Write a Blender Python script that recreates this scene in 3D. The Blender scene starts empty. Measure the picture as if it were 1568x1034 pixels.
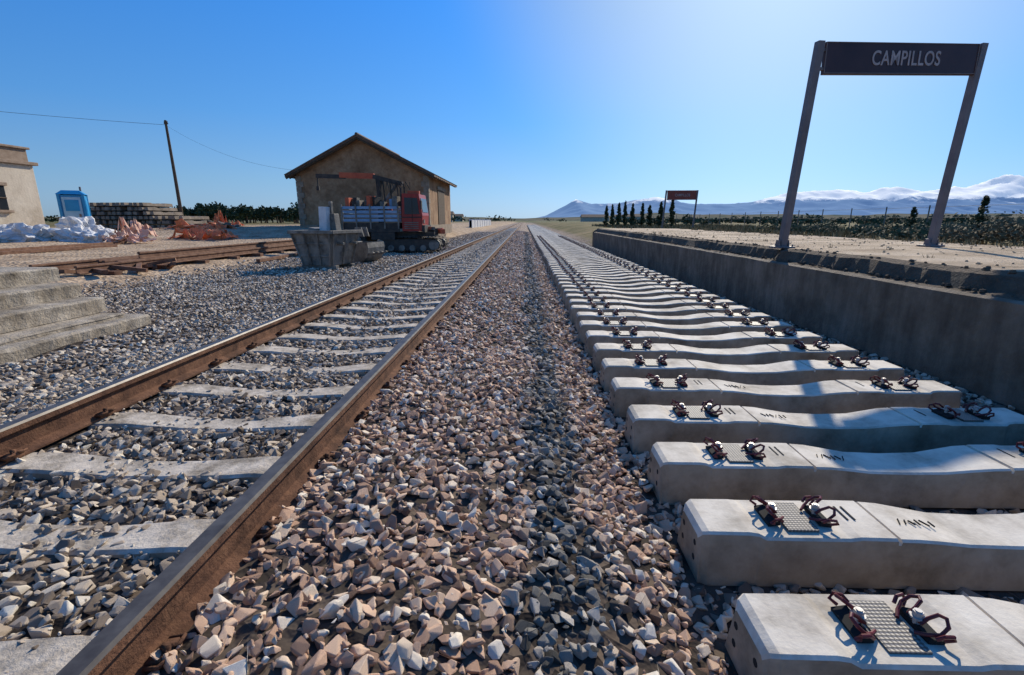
import bpy, bmesh, math, random
import numpy as np
from mathutils import Vector, Matrix, noise
random.seed(7); rng=np.random.default_rng(7)
scene=bpy.context.scene
rad=math.radians
# ------------------------------------------------------------ camera
cam=bpy.data.cameras.new("camera"); co=bpy.data.objects.new("camera",cam); scene.collection.objects.link(co)
cam.sensor_width=36; cam.lens=36*735/1568; cam.clip_start=.05; cam.clip_end=30000
co.location=(0,0,1.24); co.rotation_euler=(rad(90-13.69),0,rad(1.48)); scene.camera=co
# ------------------------------------------------------------ light
SUN_AZ,SUN_EL=25,31
d=Vector((math.sin(rad(SUN_AZ))*math.cos(rad(SUN_EL)),math.cos(rad(SUN_AZ))*math.cos(rad(SUN_EL)),math.sin(rad(SUN_EL))))
w=bpy.data.worlds.new("World"); scene.world=w; w.use_nodes=True
nt=w.node_tree; bg=nt.nodes["Background"]; WL=nt.links.new
sky=nt.nodes.new("ShaderNodeTexSky"); sky.sky_type='NISHITA'; sky.sun_disc=False
sky.sun_elevation=rad(SUN_EL); sky.sun_rotation=rad(SUN_AZ); sky.altitude=500; sky.air_density=1.0; sky.dust_density=.7; sky.ozone_density=2.5
def wn(k,**kw):
    x=nt.nodes.new(k)
    for a,b in kw.items(): setattr(x,a,b)
    return x
bw=wn("ShaderNodeRGBToBW"); WL(sky.outputs[0],bw.inputs[0])
pw=wn("ShaderNodeMath",operation='POWER'); WL(bw.outputs[0],pw.inputs[0]); pw.inputs[1].default_value=.64
mk=wn("ShaderNodeMath",operation='MULTIPLY'); WL(pw.outputs[0],mk.inputs[0]); mk.inputs[1].default_value=1.32
tc=wn("ShaderNodeTexCoord"); sx=wn("ShaderNodeSeparateXYZ"); WL(tc.outputs['Generated'],sx.inputs[0])
rp=wn("ShaderNodeValToRGB"); e=rp.color_ramp.elements; e[0].position=0; e[0].color=(.66,1.0,1.35,1); e[1].position=.75; e[1].color=(.13,.95,3.3,1)
for p,c in((.07,(.5,1.02,1.65,1)),(.18,(.28,1.0,2.3,1)),(.36,(.15,.98,3.0,1))):
    k=e.new(p); k.color=c
WL(sx.outputs[2],rp.inputs[0])
dp=wn("ShaderNodeVectorMath",operation='DOT_PRODUCT'); WL(tc.outputs['Generated'],dp.inputs[0]); dp.inputs[1].default_value=d
mr_=wn("ShaderNodeMapRange"); mr_.interpolation_type='SMOOTHSTEP'; WL(dp.outputs['Value'],mr_.inputs[0]); mr_.inputs[1].default_value=.84; mr_.inputs[2].default_value=1.01
m1=wn("ShaderNodeMixRGB"); WL(mr_.outputs[0],m1.inputs[0]); WL(rp.outputs[0],m1.inputs[1]); m1.inputs[2].default_value=(1.0,1.35,1.75,1)
m2=wn("ShaderNodeMixRGB",blend_type='MULTIPLY'); m2.inputs[0].default_value=1; WL(m1.outputs[0],m2.inputs[1]); WL(mk.outputs[0],m2.inputs[2])
m3=wn("ShaderNodeMixRGB"); m3.inputs[0].default_value=.92; WL(sky.outputs[0],m3.inputs[1]); WL(m2.outputs[0],m3.inputs[2])
WL(m3.outputs[0],bg.inputs[0]); bg.inputs[1].default_value=.105
sl=bpy.data.lights.new("sun",'SUN'); sl.energy=5; sl.angle=rad(.5); sl.color=(1,.92,.78)
so=bpy.data.objects.new("sun",sl); scene.collection.objects.link(so)
so.rotation_euler=d.to_track_quat('Z','Y').to_euler()
scene.view_settings.view_transform='Standard'; scene.view_settings.look='None'; scene.view_settings.exposure=0
# ------------------------------------------------------------ materials
class N:
    def __init__(s,name):
        s.m=bpy.data.materials.new(name); s.m.use_nodes=True; s.t=s.m.node_tree
        s.b=s.t.nodes["Principled BSDF"]; s.tc=s.t.nodes.new("ShaderNodeTexCoord"); s.co=s.tc.outputs['Object']
        s.b.inputs['Specular IOR Level'].default_value=.3
    def n(s,k,**kw):
        x=s.t.nodes.new(k)
        for a,b in kw.items(): setattr(x,a,b)
        return x
    def l(s,a,b): s.t.links.new(a,b)
    def noise(s,scale,detail=4,rough=.6,vec=None):
        x=s.n("ShaderNodeTexNoise"); x.inputs['Scale'].default_value=scale; x.inputs['Detail'].default_value=detail
        x.inputs['Roughness'].default_value=rough; s.l(vec or s.co,x.inputs['Vector']); return x.outputs['Fac']
    def ramp(s,f,stops):
        x=s.n("ShaderNodeValToRGB"); e=x.color_ramp.elements
        e[0].position=stops[0][0]; e[0].color=(*stops[0][1],1); e[1].position=stops[-1][0]; e[1].color=(*stops[-1][1],1)
        for p,c in stops[1:-1]:
            k=e.new(p); k.color=(*c,1)
        s.l(f,x.inputs[0]); return x.outputs[0]
    def mix(s,f,a,b,mode='MIX'):
        x=s.n("ShaderNodeMixRGB"); x.blend_type=mode
        for i,v in ((0,f),(1,a),(2,b)):
            if isinstance(v,(int,float)): x.inputs[i].default_value=v
            elif isinstance(v,tuple): x.inputs[i].default_value=(*v,1)
            else: s.l(v,x.inputs[i])
        return x.outputs[0]
    def mr(s,v,a,b,c=0,dd=1):
        x=s.n("ShaderNodeMapRange"); s.l(v,x.inputs[0])
        for i,q in enumerate((a,b,c,dd)): x.inputs[i+1].default_value=q
        return x.outputs[0]
    def math(s,op,a,b=0):
        x=s.n("ShaderNodeMath",operation=op)
        for i,v in enumerate((a,b)):
            if isinstance(v,(int,float)): x.inputs[i].default_value=v
            else: s.l(v,x.inputs[i])
        return x.outputs[0]
    def bump(s,h,strength,dist=.02):
        x=s.n("ShaderNodeBump"); x.inputs['Strength'].default_value=strength; x.inputs['Distance'].default_value=dist
        s.l(h,x.inputs['Height']); s.l(x.outputs[0],s.b.inputs['Normal'])
    def col(s,c):
        if isinstance(c,tuple): s.b.inputs['Base Color'].default_value=(*c,1)
        else: s.l(c,s.b.inputs['Base Color'])
def pmat(name,c1,c2,scale=3,rough=.8,bump=.3,bs=30,metal=0,c3=None,bd=.02,bigscale=None,stain=.62):
    q=N(name); f=q.noise(scale,5,.65)
    st=[(.3,c1),(.7,c2)] if c3 is None else [(.28,c1),(.5,c2),(.72,c3)]
    c=q.ramp(f,st)
    if bigscale:
        c=q.mix(1.0,c,q.ramp(q.noise(bigscale,5,.7),[(.32,(stain,stain*.96,stain*.9)),(.55,(1,1,1))]),'MULTIPLY')
    q.col(c); q.b.inputs['Roughness'].default_value=rough; q.b.inputs['Metallic'].default_value=metal
    if bump: q.bump(q.noise(bs,4,.7),bump,bd)
    return q.m
# ------------------------------------------------------------ mesh builder
class MB:
    def __init__(s): s.V=[];s.F=[];s.M=[];s.n=0
    def add(s,v,f,m=0):
        s.V.extend([tuple(p) for p in v]); s.F.extend([tuple(i+s.n for i in q) for q in f]); s.M.extend(m if isinstance(m,list) else [m]*len(f)); s.n+=len(v)
    def box(s,c,sz,m=0,rot=None,taper=1):
        x,y,z=[k/2 for k in sz]; v=[Vector((a*x*(taper if cc>0 else 1),b*y*(taper if cc>0 else 1),cc*z)) for cc in(-1,1) for b in(-1,1) for a in(-1,1)]
        if rot is not None: v=[rot@p for p in v]
        s.add([p+Vector(c) for p in v],[(0,2,3,1),(4,5,7,6),(0,1,5,4),(2,6,7,3),(0,4,6,2),(1,3,7,5)],m)
    def bb(s,a,b,m=0): s.box([(a[i]+b[i])/2 for i in range(3)],[abs(b[i]-a[i]) for i in range(3)],m)
    def tube(s,pts,r,n=6,m=0,caps=True):
        pts=[Vector(p) for p in pts]; k=len(pts); rs=r if isinstance(r,(list,tuple)) else [r]*k
        v=[]
        for i,p in enumerate(pts):
            t=(pts[min(i+1,k-1)]-pts[max(i-1,0)]).normalized()
            up=Vector((0,0,1)) if abs(t.z)<.9 else Vector((1,0,0))
            a=t.cross(up).normalized(); b=t.cross(a)
            for j in range(n):
                an=2*math.pi*j/n; v.append(p+(a*math.cos(an)+b*math.sin(an))*rs[i])
        f=[(i*n+j,i*n+(j+1)%n,(i+1)*n+(j+1)%n,(i+1)*n+j) for i in range(k-1) for j in range(n)]
        if caps: f+=[tuple(range(n))[::-1],tuple((k-1)*n+j for j in range(n))]
        s.add(v,f,m)
    def loft(s,secs,m=0,caps=True,ms=None):
        k=len(secs[0]); v=[p for q in secs for p in q]
        f=[(i*k+j,i*k+(j+1)%k,(i+1)*k+(j+1)%k,(i+1)*k+j) for i in range(len(secs)-1) for j in range(k)]
        if caps: f+=[tuple(range(k))[::-1],tuple((len(secs)-1)*k+j for j in range(k))]
        if ms: m=[ms[j] for i in range(len(secs)-1) for j in range(k)]+[ms[0]]*2
        s.add(v,f,m)
    def leaves(s,c,r,n,size,m=0,pw=.5,nm=1):
        for _ in range(n):
            dv=Vector((random.gauss(0,1),random.gauss(0,1),random.gauss(0,1))).normalized()*random.random()**pw
            p=Vector((c[0]+dv.x*r[0],c[1]+dv.y*r[1],c[2]+dv.z*r[2]))
            a=Vector((random.gauss(0,1),random.gauss(0,1),random.gauss(0,1))).normalized(); b=a.orthogonal().normalized()
            q=size*random.uniform(.5,1.3)
            s.add([p-a*q,p+b*q*.6,p+a*q,p-b*q*.6],[(0,1,2,3)],m+random.randrange(nm))
    def build(s,name,mats,parent=None,smooth=False,bevel=0,fix=True):
        me=bpy.data.meshes.new(name); me.from_pydata(s.V,[],s.F)
        for m in mats: me.materials.append(m)
        me.polygons.foreach_set('material_index',s.M)
        if fix:
            bm=bmesh.new(); bm.from_mesh(me); bmesh.ops.recalc_face_normals(bm,faces=bm.faces); bm.to_mesh(me); bm.free()
        if smooth: me.polygons.foreach_set('use_smooth',[True]*len(me.polygons))
        me.update(); o=bpy.data.objects.new(name,me); scene.collection.objects.link(o)
        if parent: o.parent=parent
        if bevel:
            b=o.modifiers.new("bevel",'BEVEL'); b.width=bevel; b.segments=2; b.limit_method='ANGLE'
        return o
def empty(name,loc=(0,0,0)):
    e=bpy.data.objects.new(name,None); scene.collection.objects.link(e); e.location=loc; e.empty_display_size=.2; return e
def RZ(a): return Matrix.Rotation(rad(a),3,'Z')
def RY(a): return Matrix.Rotation(rad(a),3,'Y')
def RX(a): return Matrix.Rotation(rad(a),3,'X')
# ------------------------------------------------------------ ground
GX=[-9000,-60,-20,-12,-9.5,-8,-4,-3.5,-3.15,-2.95,-2.65,-2.5,-1.35,-1.2,-1.0,-.7,-.3,.1,.5,.72,3.9,4.3,7,9,60,9000]
GZ=[.6,.5,.4,.15,.05,-.1,-.14,-.06,.01,-.01,-.03,-.05,-.05,-.03,.02,.025,-.03,-.09,-.19,-.24,-.26,-.22,.35,.5,.55,.6]
def ss(a,b,x): t=np.clip((x-a)/(b-a),0,1); return t*t*(3-2*t)
def g(x,y):
    z=np.interp(x,GX,GZ)
    z=z+.5*ss(23,29,y)*ss(-5.2,-7.5,x)*(1-ss(-18,-30,x))
    z=z+.03*np.sin(x*1.3+y*.7)*np.sin(y*.9-x*.5)*ss(-8.,-9.5,x)
    z=z+.025*np.sin(x*5.1+1.3*np.sin(y*2.1))*np.sin(y*4.3+x)*(ss(-1,-.7,x)-ss(.4,.7,x)+ss(-3.5,-4.2,x)*1.0)
    return z
xs=np.unique(np.concatenate([np.array(GX),np.linspace(-12,10,150),np.linspace(-60,-12,40),np.linspace(10,60,30),-np.geomspace(60,9000,24),np.geomspace(60,9000,24)]))
ys=np.unique(np.concatenate([np.linspace(-30,0,16),np.linspace(0,12,110),np.linspace(12,60,120),np.geomspace(60,12000,50)]))
XX,YY=np.meshgrid(xs,ys); ZZ=g(XX,YY)
V=np.stack([XX,YY,ZZ],-1).reshape(-1,3); nx,ny=len(xs),len(ys)
F=[(j*nx+i,j*nx+i+1,(j+1)*nx+i+1,(j+1)*nx+i) for j in range(ny-1) for i in range(nx-1)]
me=bpy.data.meshes.new("ground"); me.from_pydata(V.tolist(),[],F); me.polygons.foreach_set('use_smooth',[True]*len(F)); 
ground=bpy.data.objects.new("ground",me); scene.collection.objects.link(ground)
q=N("ground_mat"); sp=q.n("ShaderNodeSeparateXYZ"); q.l(q.co,sp.inputs[0]); X,Y=sp.outputs[0],sp.outputs[1]
wob=q.math('MULTIPLY',q.math('SUBTRACT',q.noise(.6,4),.5),2.4); Xw=q.math('ADD',X,wob)
vor=q.n("ShaderNodeTexVoronoi"); vor.inputs['Scale'].default_value=11; q.l(q.co,vor.inputs['Vector'])
sv=q.n("ShaderNodeSeparateColor"); q.l(vor.outputs['Color'],sv.inputs[0])
balfar=q.ramp(sv.outputs[0],[(0,(.08,.058,.045)),(.4,(.25,.185,.14)),(.75,(.41,.31,.235)),(1,(.56,.45,.36))])
balnear=q.ramp(sv.outputs[0],[(0,(.03,.024,.02)),(1,(.12,.09,.068))])
bal=q.mix(q.mr(Y,18,50),balnear,balfar)
vor2=q.n("ShaderNodeTexVoronoi"); vor2.inputs['Scale'].default_value=16; q.l(q.co,vor2.inputs['Vector'])
sv2=q.n("ShaderNodeSeparateColor"); q.l(vor2.outputs['Color'],sv2.inputs[0])
dirt=q.ramp(q.noise(.9,7,.7),[(.3,(.26,.175,.11)),(.5,(.45,.33,.22)),(.7,(.6,.465,.325))])
dirt=q.mix(.55,dirt,q.ramp(sv2.outputs[0],[(0,(.35,.3,.25)),(.6,(1,1,1)),(1,(1.25,1.25,1.25))]),'MULTIPLY')
fld=q.ramp(q.noise(.12,8,.75),[(.32,(.05,.06,.018)),(.45,(.11,.1,.035)),(.56,(.23,.17,.08)),(.7,(.29,.22,.12))])
ffar=q.ramp(q.noise(.006,5,.6),[(.35,(.05,.08,.03)),(.5,(.11,.12,.05)),(.62,(.2,.16,.1))])
fld=q.mix(q.mr(Y,90,400),fld,ffar)
mL=q.mr(Xw,-8.6,-7.9); lfar=q.mr(Y,23,30); xl2=q.mr(Xw,-6,-5.2); mL=q.mix(lfar,mL,xl2)
c=q.mix(mL,dirt,bal)
c=q.mix(q.mr(Xw,4.3,5.2),c,fld)
farL=q.math('MULTIPLY',q.mr(Y,70,110),q.mr(X,-12,-20)); c=q.mix(farL,c,fld)
c=q.mix(q.mr(X,-45,-60),c,fld); c=q.mix(q.mr(Y,250,500),c,ffar)
q.col(c); q.b.inputs['Roughness'].default_value=.95; q.b.inputs['Specular IOR Level'].default_value=.1
q.bump(q.math('ADD',vor.outputs['Distance'],q.noise(5,4,.7)),.8,.05)
me.materials.append(q.m)
# ------------------------------------------------------------ ballast stones
q=N("stone_mat"); oi=q.n("ShaderNodeObjectInfo"); r=oi.outputs['Random']; sp=q.n("ShaderNodeSeparateXYZ"); q.l(oi.outputs['Location'],sp.inputs[0])
warm=q.ramp(r,[(0,(.16,.10,.07)),(.12,(.36,.225,.155)),(.35,(.60,.385,.26)),(.6,(.74,.505,.345)),(.82,(.78,.61,.44)),(1,(.88,.79,.65))])
cool=q.ramp(r,[(0,(.07,.065,.055)),(.3,(.16,.15,.13)),(.6,(.29,.265,.225)),(.85,(.45,.39,.32)),(1,(.66,.58,.48))])
gray=q.ramp(r,[(0,(.13,.10,.078)),(.25,(.31,.245,.185)),(.55,(.51,.41,.31)),(.85,(.67,.56,.43)),(1,(.82,.74,.6))])
loc=oi.outputs['Location']
nz=q.math('MULTIPLY',q.math('SUBTRACT',q.noise(1.3,3,.6,loc),.5),.7); xw=q.math('ADD',sp.outputs[0],nz)
band=q.math('MULTIPLY',q.mr(xw,-.02,.06),q.mr(xw,.36,.26))
c=q.mix(band,warm,cool)
c=q.mix(q.mr(xw,-1.0,-1.25),c,gray); c=q.mix(q.mr(sp.outputs[0],.6,.9),c,gray)
c=q.mix(.5,c,q.ramp(q.noise(32,3,.75),[(.3,(.45,.42,.38)),(.5,(1,1,1)),(.72,(1.2,1.16,1.1))]),'MULTIPLY')
q.col(c); q.b.inputs['Roughness'].default_value=.9; q.b.inputs['Specular IOR Level'].default_value=.12; q.bump(q.noise(70,3,.7),.5,.012)
stone_m=q.m
rc=bpy.data.collections.new("stone_shapes")
for i in range(18):
    bm=bmesh.new(); an=(1,random.uniform(.6,.95),random.uniform(.42,.78))
    for _ in range(random.randint(9,15)):
        v=Vector((random.gauss(0,1),random.gauss(0,1),random.gauss(0,1))).normalized()*random.uniform(.8,1.15)
        bm.verts.new((v.x*an[0],v.y*an[1],v.z*an[2]))
    rr=bmesh.ops.convex_hull(bm,input=bm.verts)
    for v in [v for v in bm.verts if not v.link_faces]: bm.verts.remove(v)
    bmesh.ops.bevel(bm,geom=list(bm.edges),offset=.05,segments=1,affect='EDGES')
    m=bpy.data.meshes.new("stone"); bm.to_mesh(m); bm.free(); m.materials.append(stone_m)
    o=bpy.data.objects.new("stone_shape",m); rc.objects.link(o)
SP=.578; LS=[1.10+SP*n for n in range(-2,400)]; RS=[1.30+SP*n for n in range(-1,400)]
P=[];S=[]
def scatter(x0,x1,y0,y1,s,r0,r1,layers=1,dz=0):
    for L in range(layers):
        gx=np.arange(x0,x1,s); gy=np.arange(y0,y1,s); a,b=np.meshgrid(gx,gy); a=a.ravel()+rng.uniform(-.6*s,.6*s,a.size); b=b.ravel()+rng.uniform(-.6*s,.6*s,b.size)
        rr=rng.uniform(r0,r1,a.size)*np.where(rng.random(a.size)<.12,1.3,1)
        k=np.ones(a.size,bool)
        for rx in(-1.1,-2.78): k&=~((np.abs(a-rx)<.07))
        ph=np.abs((b-1.10+SP/2)%SP-SP/2); edge=.045+.035*np.sin(a*7+b*3)
        row=np.floor((b-1.1)/SP+.5); covered=(np.sin(row*2.7)*.5+.5)*.4+.18+rng.normal(0,.08,a.size)
        k&=~((ph<edge)&(a<-1.1-.08*(1+np.sin(row*3.3)))&(a>-2.72+covered)&(rng.random(a.size)>.16+.12*np.sin(row*5.1)))
        ph2=np.abs((b-1.30+SP/2)%SP-SP/2)
        k&=~((ph2<.16)&(a>.70)&(a<3.35)); k&=~(a>3.97)
        k&=~((a<-5.0)&(b<6.35)); k&=~((a<-8)&(rng.random(a.size)<(-8-a)/1.0))
        a,b,rr=a[k],b[k],rr[k]; z=g(a,b)+rng.uniform(-.012,.016,a.size)+dz
        P.append(np.stack([a,b,z],-1)); S.append(rr)
scatter(-5.4,4,.25,5,.052,.026,.045,1); scatter(-5.4,4,.25,5,.075,.024,.047,1); scatter(-3.6,1.2,.3,4.5,.06,.008,.018,1,.02)
scatter(-8.8,4,5,12,.055,.026,.045,1); scatter(-8.8,4,12,26,.085,.036,.058,1)
scatter(-5.6,4.2,26,60,.14,.05,.085,1)
P=np.concatenate(P); S=np.concatenate(S)
me=bpy.data.meshes.new("ballast"); me.vertices.add(len(P)); me.vertices.foreach_set('co',P.ravel()); at=me.attributes.new('sc','FLOAT','POINT'); at.data.foreach_set('value',S.astype(np.float32)); me.update()
bal=bpy.data.objects.new("ballast_gravel",me); scene.collection.objects.link(bal)
ng=bpy.data.node_groups.new('scatter','GeometryNodeTree'); ng.interface.new_socket('Geometry',in_out='INPUT',socket_type='NodeSocketGeometry'); ng.interface.new_socket('Geometry',in_out='OUTPUT',socket_type='NodeSocketGeometry')
gi=ng.nodes.new('NodeGroupInput'); go=ng.nodes.new('NodeGroupOutput'); ip=ng.nodes.new('GeometryNodeInstanceOnPoints'); ci=ng.nodes.new('GeometryNodeCollectionInfo')
ci.inputs['Collection'].default_value=rc; ci.inputs['Separate Children'].default_value=True; ci.inputs['Reset Children'].default_value=True
rv=ng.nodes.new('FunctionNodeRandomValue'); rv.data_type='FLOAT_VECTOR'; rv.inputs[0].default_value=(-.75,-.75,0); rv.inputs[1].default_value=(.75,.75,6.28)
na=ng.nodes.new('GeometryNodeInputNamedAttribute'); na.data_type='FLOAT'; na.inputs['Name'].default_value='sc'
ip.inputs['Pick Instance'].default_value=True
L=ng.links.new; L(gi.outputs[0],ip.inputs['Points']); L(ci.outputs[0],ip.inputs['Instance']); L(rv.outputs[0],ip.inputs['Rotation']); L(na.outputs[0],ip.inputs['Scale']); L(ip.outputs[0],go.inputs[0])
bal.modifiers.new('scatter','NODES').node_group=ng
print("stones",len(P))
# ------------------------------------------------------------ materials set
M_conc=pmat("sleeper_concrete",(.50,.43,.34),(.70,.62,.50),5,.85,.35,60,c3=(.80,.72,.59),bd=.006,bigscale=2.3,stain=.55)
M_side=pmat("sleeper_side_shade",(.24,.185,.125),(.36,.29,.205),4,.9,.4,40,c3=(.43,.355,.265),bd=.008,bigscale=2.6,stain=.55)  # sleeper concrete again, with the shade of the side faces put into its colour
M_concO=pmat("old_sleeper",(.36,.30,.23),(.66,.57,.46),7,.9,.6,40,bd=.012,bigscale=3.5,stain=.5)
M_clip=pmat("clip_dark",(.08,.012,.014),(.17,.028,.028),20,.35,0)
M_bolt=pmat("bolt_zinc",(.35,.32,.29),(.55,.52,.48),30,.45,0,metal=.3)
q=N("rail_pad"); ch=q.n("ShaderNodeTexVoronoi"); ch.inputs['Scale'].default_value=70; ch.inputs['Randomness'].default_value=0; q.l(q.co,ch.inputs['Vector']); q.col(q.ramp(ch.outputs['Distance'],[(.2,(.36,.32,.27)),(.5,(.12,.105,.09))])); q.bump(ch.outputs['Distance'],.8,.006); M_pad=q.m
M_dark=pmat("dark_void",(.012,.012,.012),(.02,.02,.02),5,.9,0)
M_rust=pmat("rail_rust",(.075,.034,.02),(.15,.07,.038),11,.92,.8,60,c3=(.23,.115,.062),bd=.008,bigscale=3.5,stain=.5)
q=N("rail_steel"); q.col(q.ramp(q.noise(14,5),[(.3,(.06,.05,.043)),(.7,(.13,.115,.10))])); q.b.inputs['Metallic'].default_value=.3; q.b.inputs['Roughness'].default_value=.45; M_steel=q.m
# ------------------------------------------------------------ rails
def rail_profile(x,z0):
    pts=[(-.075,0),(-.075,.012),(-.012,.03),(-.009,.115),(-.036,.13),(-.036,.16),(-.028,.172),(.028,.172),(.036,.16),(.036,.13),(.009,.115),(.012,.03),(.075,.012),(.075,0)]
    return [(x+a,z0+b) for a,b in pts]
def rail(mb,x,z0,y0,y1,m0=0,m1=1):
    pr=rail_profile(x,z0); k=len(pr)
    v=[(a,y,b) for y in(y0,y1) for a,b in pr]
    mb.add(v,[(j,(j+1)%k,k+(j+1)%k,k+j) for j in range(k) if j not in(5,6,7)]+[tuple(range(k))[::-1],tuple(k+j for j in range(k))],m0)
    for j in(5,6,7): mb.add([v[j],v[j+1],v[k+j+1],v[k+j]],[(0,1,2,3)],m1)
trackL=empty("railway_track")
mb=MB()
for rx in(-1.1,-2.78): rail(mb,rx,.0,-2,700)
mb.build("rails",[M_rust,M_steel],trackL,fix=False)
mb=MB()
for y in LS[:150]:
    j=random.uniform(-.015,.015); sk_=random.uniform(-.012,.012)
    secs=[]
    for s,z,hw in [(-3.1,-.03,.08),(-2.95,0,.09),(-2.5,0,.09),(-2.35,-.012,.088),(-2.15,-.03,.08),(-1.94,-.035,.078),(-1.73,-.03,.08),(-1.5,-.012,.088),(-1.38,0,.09),(-.95,0,.09),(-.8,-.03,.08)]:
        jj=y+j+sk_*(s+2); hw+=.006*noise.noise((s*4,y*3,0)); z+=random.uniform(-.003,.003)
        secs.append([(s,jj-.14,-.2),(s,jj-hw-.014,z-.014),(s,jj-hw,z),(s,jj+hw,z),(s,jj+hw+.014,z-.014),(s,jj+.14,-.2)])
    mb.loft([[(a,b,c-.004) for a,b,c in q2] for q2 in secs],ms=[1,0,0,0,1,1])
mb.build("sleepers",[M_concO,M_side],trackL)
mb=MB()
for y in LS[:45]:
    for rx in(-1.1,-2.78):
        for sd in(-1,1):
            mb.box((rx+sd*.07,y,.028),(.05,.08,.03),0,RY(sd*-12)); mb.tube([(rx+sd*.08,y,.03),(rx+sd*.08,y,.062)],.013,6,0)
            mb.tube([(rx+sd*.05,y-.05,.03),(rx+sd*.095,y-.055,.04),(rx+sd*.105,y-.02,.045),(rx+sd*.065,y,.05),(rx+sd*.105,y+.02,.045),(rx+sd*.095,y+.055,.04),(rx+sd*.05,y+.05,.03)],.007,5,0)
mb.build("rail_clips",[M_rust],trackL,smooth=True)
# ------------------------------------------------------------ new track
trackR=empty("concrete_sleeper_row")
half=[(0,-.04,.085),(.012,-.012,.104),(.035,0,.118),(.2,0,.12),(.235,-.004,.122),(.26,-.012,.134),(.60,-.012,.135),(.64,-.006,.134),(.785,-.008,.134),(.788,-.026,.134),(.799,-.026,.134),(.802,-.012,.134),(.88,-.016,.13),(.98,-.03,.12),(1.1,-.048,.111),(1.3,-.054,.108)]
prof=half+[(2.6-s,z,h) for s,z,h in half[::-1][1:]]
def sleeper(mb,x0,yc,dz=0,rz=0,bot=-.235):
    secs=[]
    for s,z,hw in prof:
        e=min(s,2.6-s); bw=.15 if e>.02 else .135
        a=rz*(s-1.3); sec=[(x0+s,yc+a+dy,zz+dz) for dy,zz in ((-bw,bot),(-hw-.010,z-.009),(-hw,z),(hw,z),(hw+.010,z-.009),(bw,bot))]
        secs.append(sec)
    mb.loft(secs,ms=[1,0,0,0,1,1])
mb=MB(); fit=MB()
for i,y in enumerate(RS[:260]):
    jx=random.uniform(-.018,.018); jr=random.uniform(-.009,.009); y+=random.uniform(-.008,.008); sleeper(mb,.715+jx,y,random.uniform(-.004,.004),jr)
    if i<9:
        for dy,dz in((-.07,-.09),(.07,-.09),(-.07,-.16),(.07,-.16)):
            fit.tube([(.72+jx-.006,y+dy,dz),(.74+jx,y+dy,dz)],.014,8,3)
    if i<70:
        for sx in(.43,2.17):
            cx=.715+jx+sx; zt=-.012; yy=y+jr*(sx-1.3)
            fit.box((cx,yy,zt+.005),(.125,.2,.010),2)
            for sd in(-1,1):
                n=8 if i<12 else 4; ox=cx+sd*.09+random.uniform(-.006,.006); ra=random.uniform(-.3,.3); ca,sa=math.cos(ra),math.sin(ra); K=.82+random.uniform(-.06,.06)
                fit.box((ox+sd*.015,yy,zt+.010),(.05,.13,.018),3,RY(sd*10))
                def loop(pts): fit.tube([(ox+(sd*a*ca-b*sa)*K,yy+(sd*a*sa+b*ca)*K,zt+c*.85) for a,b,c in pts],.006,n,0)
                for k in(-1,1):
                    loop([(-.045,k*.035,.022),(-.02,k*.06,.03),(.015,k*.082,.045),(.045,k*.078,.07),(.058,k*.055,.085),(.045,k*.035,.085),(.015,k*.026,.065),(-.01,k*.026,.045),(.0,k*.01,.04)])
                    if i<12: loop([(.03,k*.085,.02),(.055,k*.1,.035),(.04,k*.105,.055),(.01,k*.1,.055),(-.01,k*.088,.035)])
                fit.tube([(ox,yy,zt+.02),(ox,yy,zt+.068)],.010,n,1); fit.tube([(ox,yy,zt+.042),(ox,yy,zt+.048)],.022,max(n,6),1); fit.tube([(ox,yy,zt+.048),(ox,yy,zt+.064)],.015,6,1)
        if i<6:
            for sx,l in((.66,.1),(.69,.1),(1.93,.1)): fit.box((.715+jx+sx,y+.03+jr*(sx-1.3),-.0055),(.008,l,.002),3)
            for k in range(6): fit.box((.715+jx+.88+k*.028,y-.01+random.uniform(-.004,.004),-.0155-.0022*max(0,k-0)),(.004,random.uniform(.03,.05),.006),3,RZ(random.choice([-25,0,20])))
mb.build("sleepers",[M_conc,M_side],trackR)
fit.build("fastenings",[M_clip,M_bolt,M_pad,M_dark],trackR)
# ------------------------------------------------------------ platform
q=N("platform_wall_mat"); c=q.ramp(q.noise(1.6,7,.7),[(.3,(.10,.072,.05)),(.5,(.19,.148,.106)),(.7,(.29,.23,.175))])
mp=q.n("ShaderNodeMapping"); mp.inputs['Scale'].default_value=(1,3.5,.35); q.l(q.co,mp.inputs[0]); c=q.mix(.5,c,q.ramp(q.noise(2,5,.6,mp.outputs[0]),[(.35,(.5,.48,.46)),(.6,(1.1,1.1,1.1))]),'MULTIPLY')
q.col(c); q.b.inputs['Roughness'].default_value=.9; q.bump(q.noise(14,6,.7),.7,.05); M_pw=q.m
M_pd=pmat("platform_edge_dark",(.07,.05,.034),(.17,.12,.08),4,.95,.9,18,bd=.05)  # darker brown for the stepped platform edge and its rubble
M_pt=pmat("platform_top",(.32,.22,.13),(.54,.40,.26),1.1,.95,.9,35,c3=(.64,.5,.345),bd=.03,bigscale=.55)
plat=empty("station_platform")
mb=MB(); PY1=29
ysl=np.concatenate([np.arange(-3,12,.12),np.arange(12,PY1,.45)])
secs=[]
for y in ysl:
    n1=noise.noise((y*1.3,0,0))*.035; n2=noise.noise((y*2.2,5,0))*.07+noise.noise((y*6,2,0))*.04; n3=noise.noise((y*.9,9,0))*.03+noise.noise((y*5,9,0))*.012
    secs.append([(4.0,y,-.5),(4.0+n1*.2,y,.58+n1*.3),(4.07+n1,y,.60+n3*.4),(4.16+n2,y,.61+n2*.4),(4.25+n2*1.4,y,.76+n3),(4.36+n2,y,.80+n3*.4)])
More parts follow.
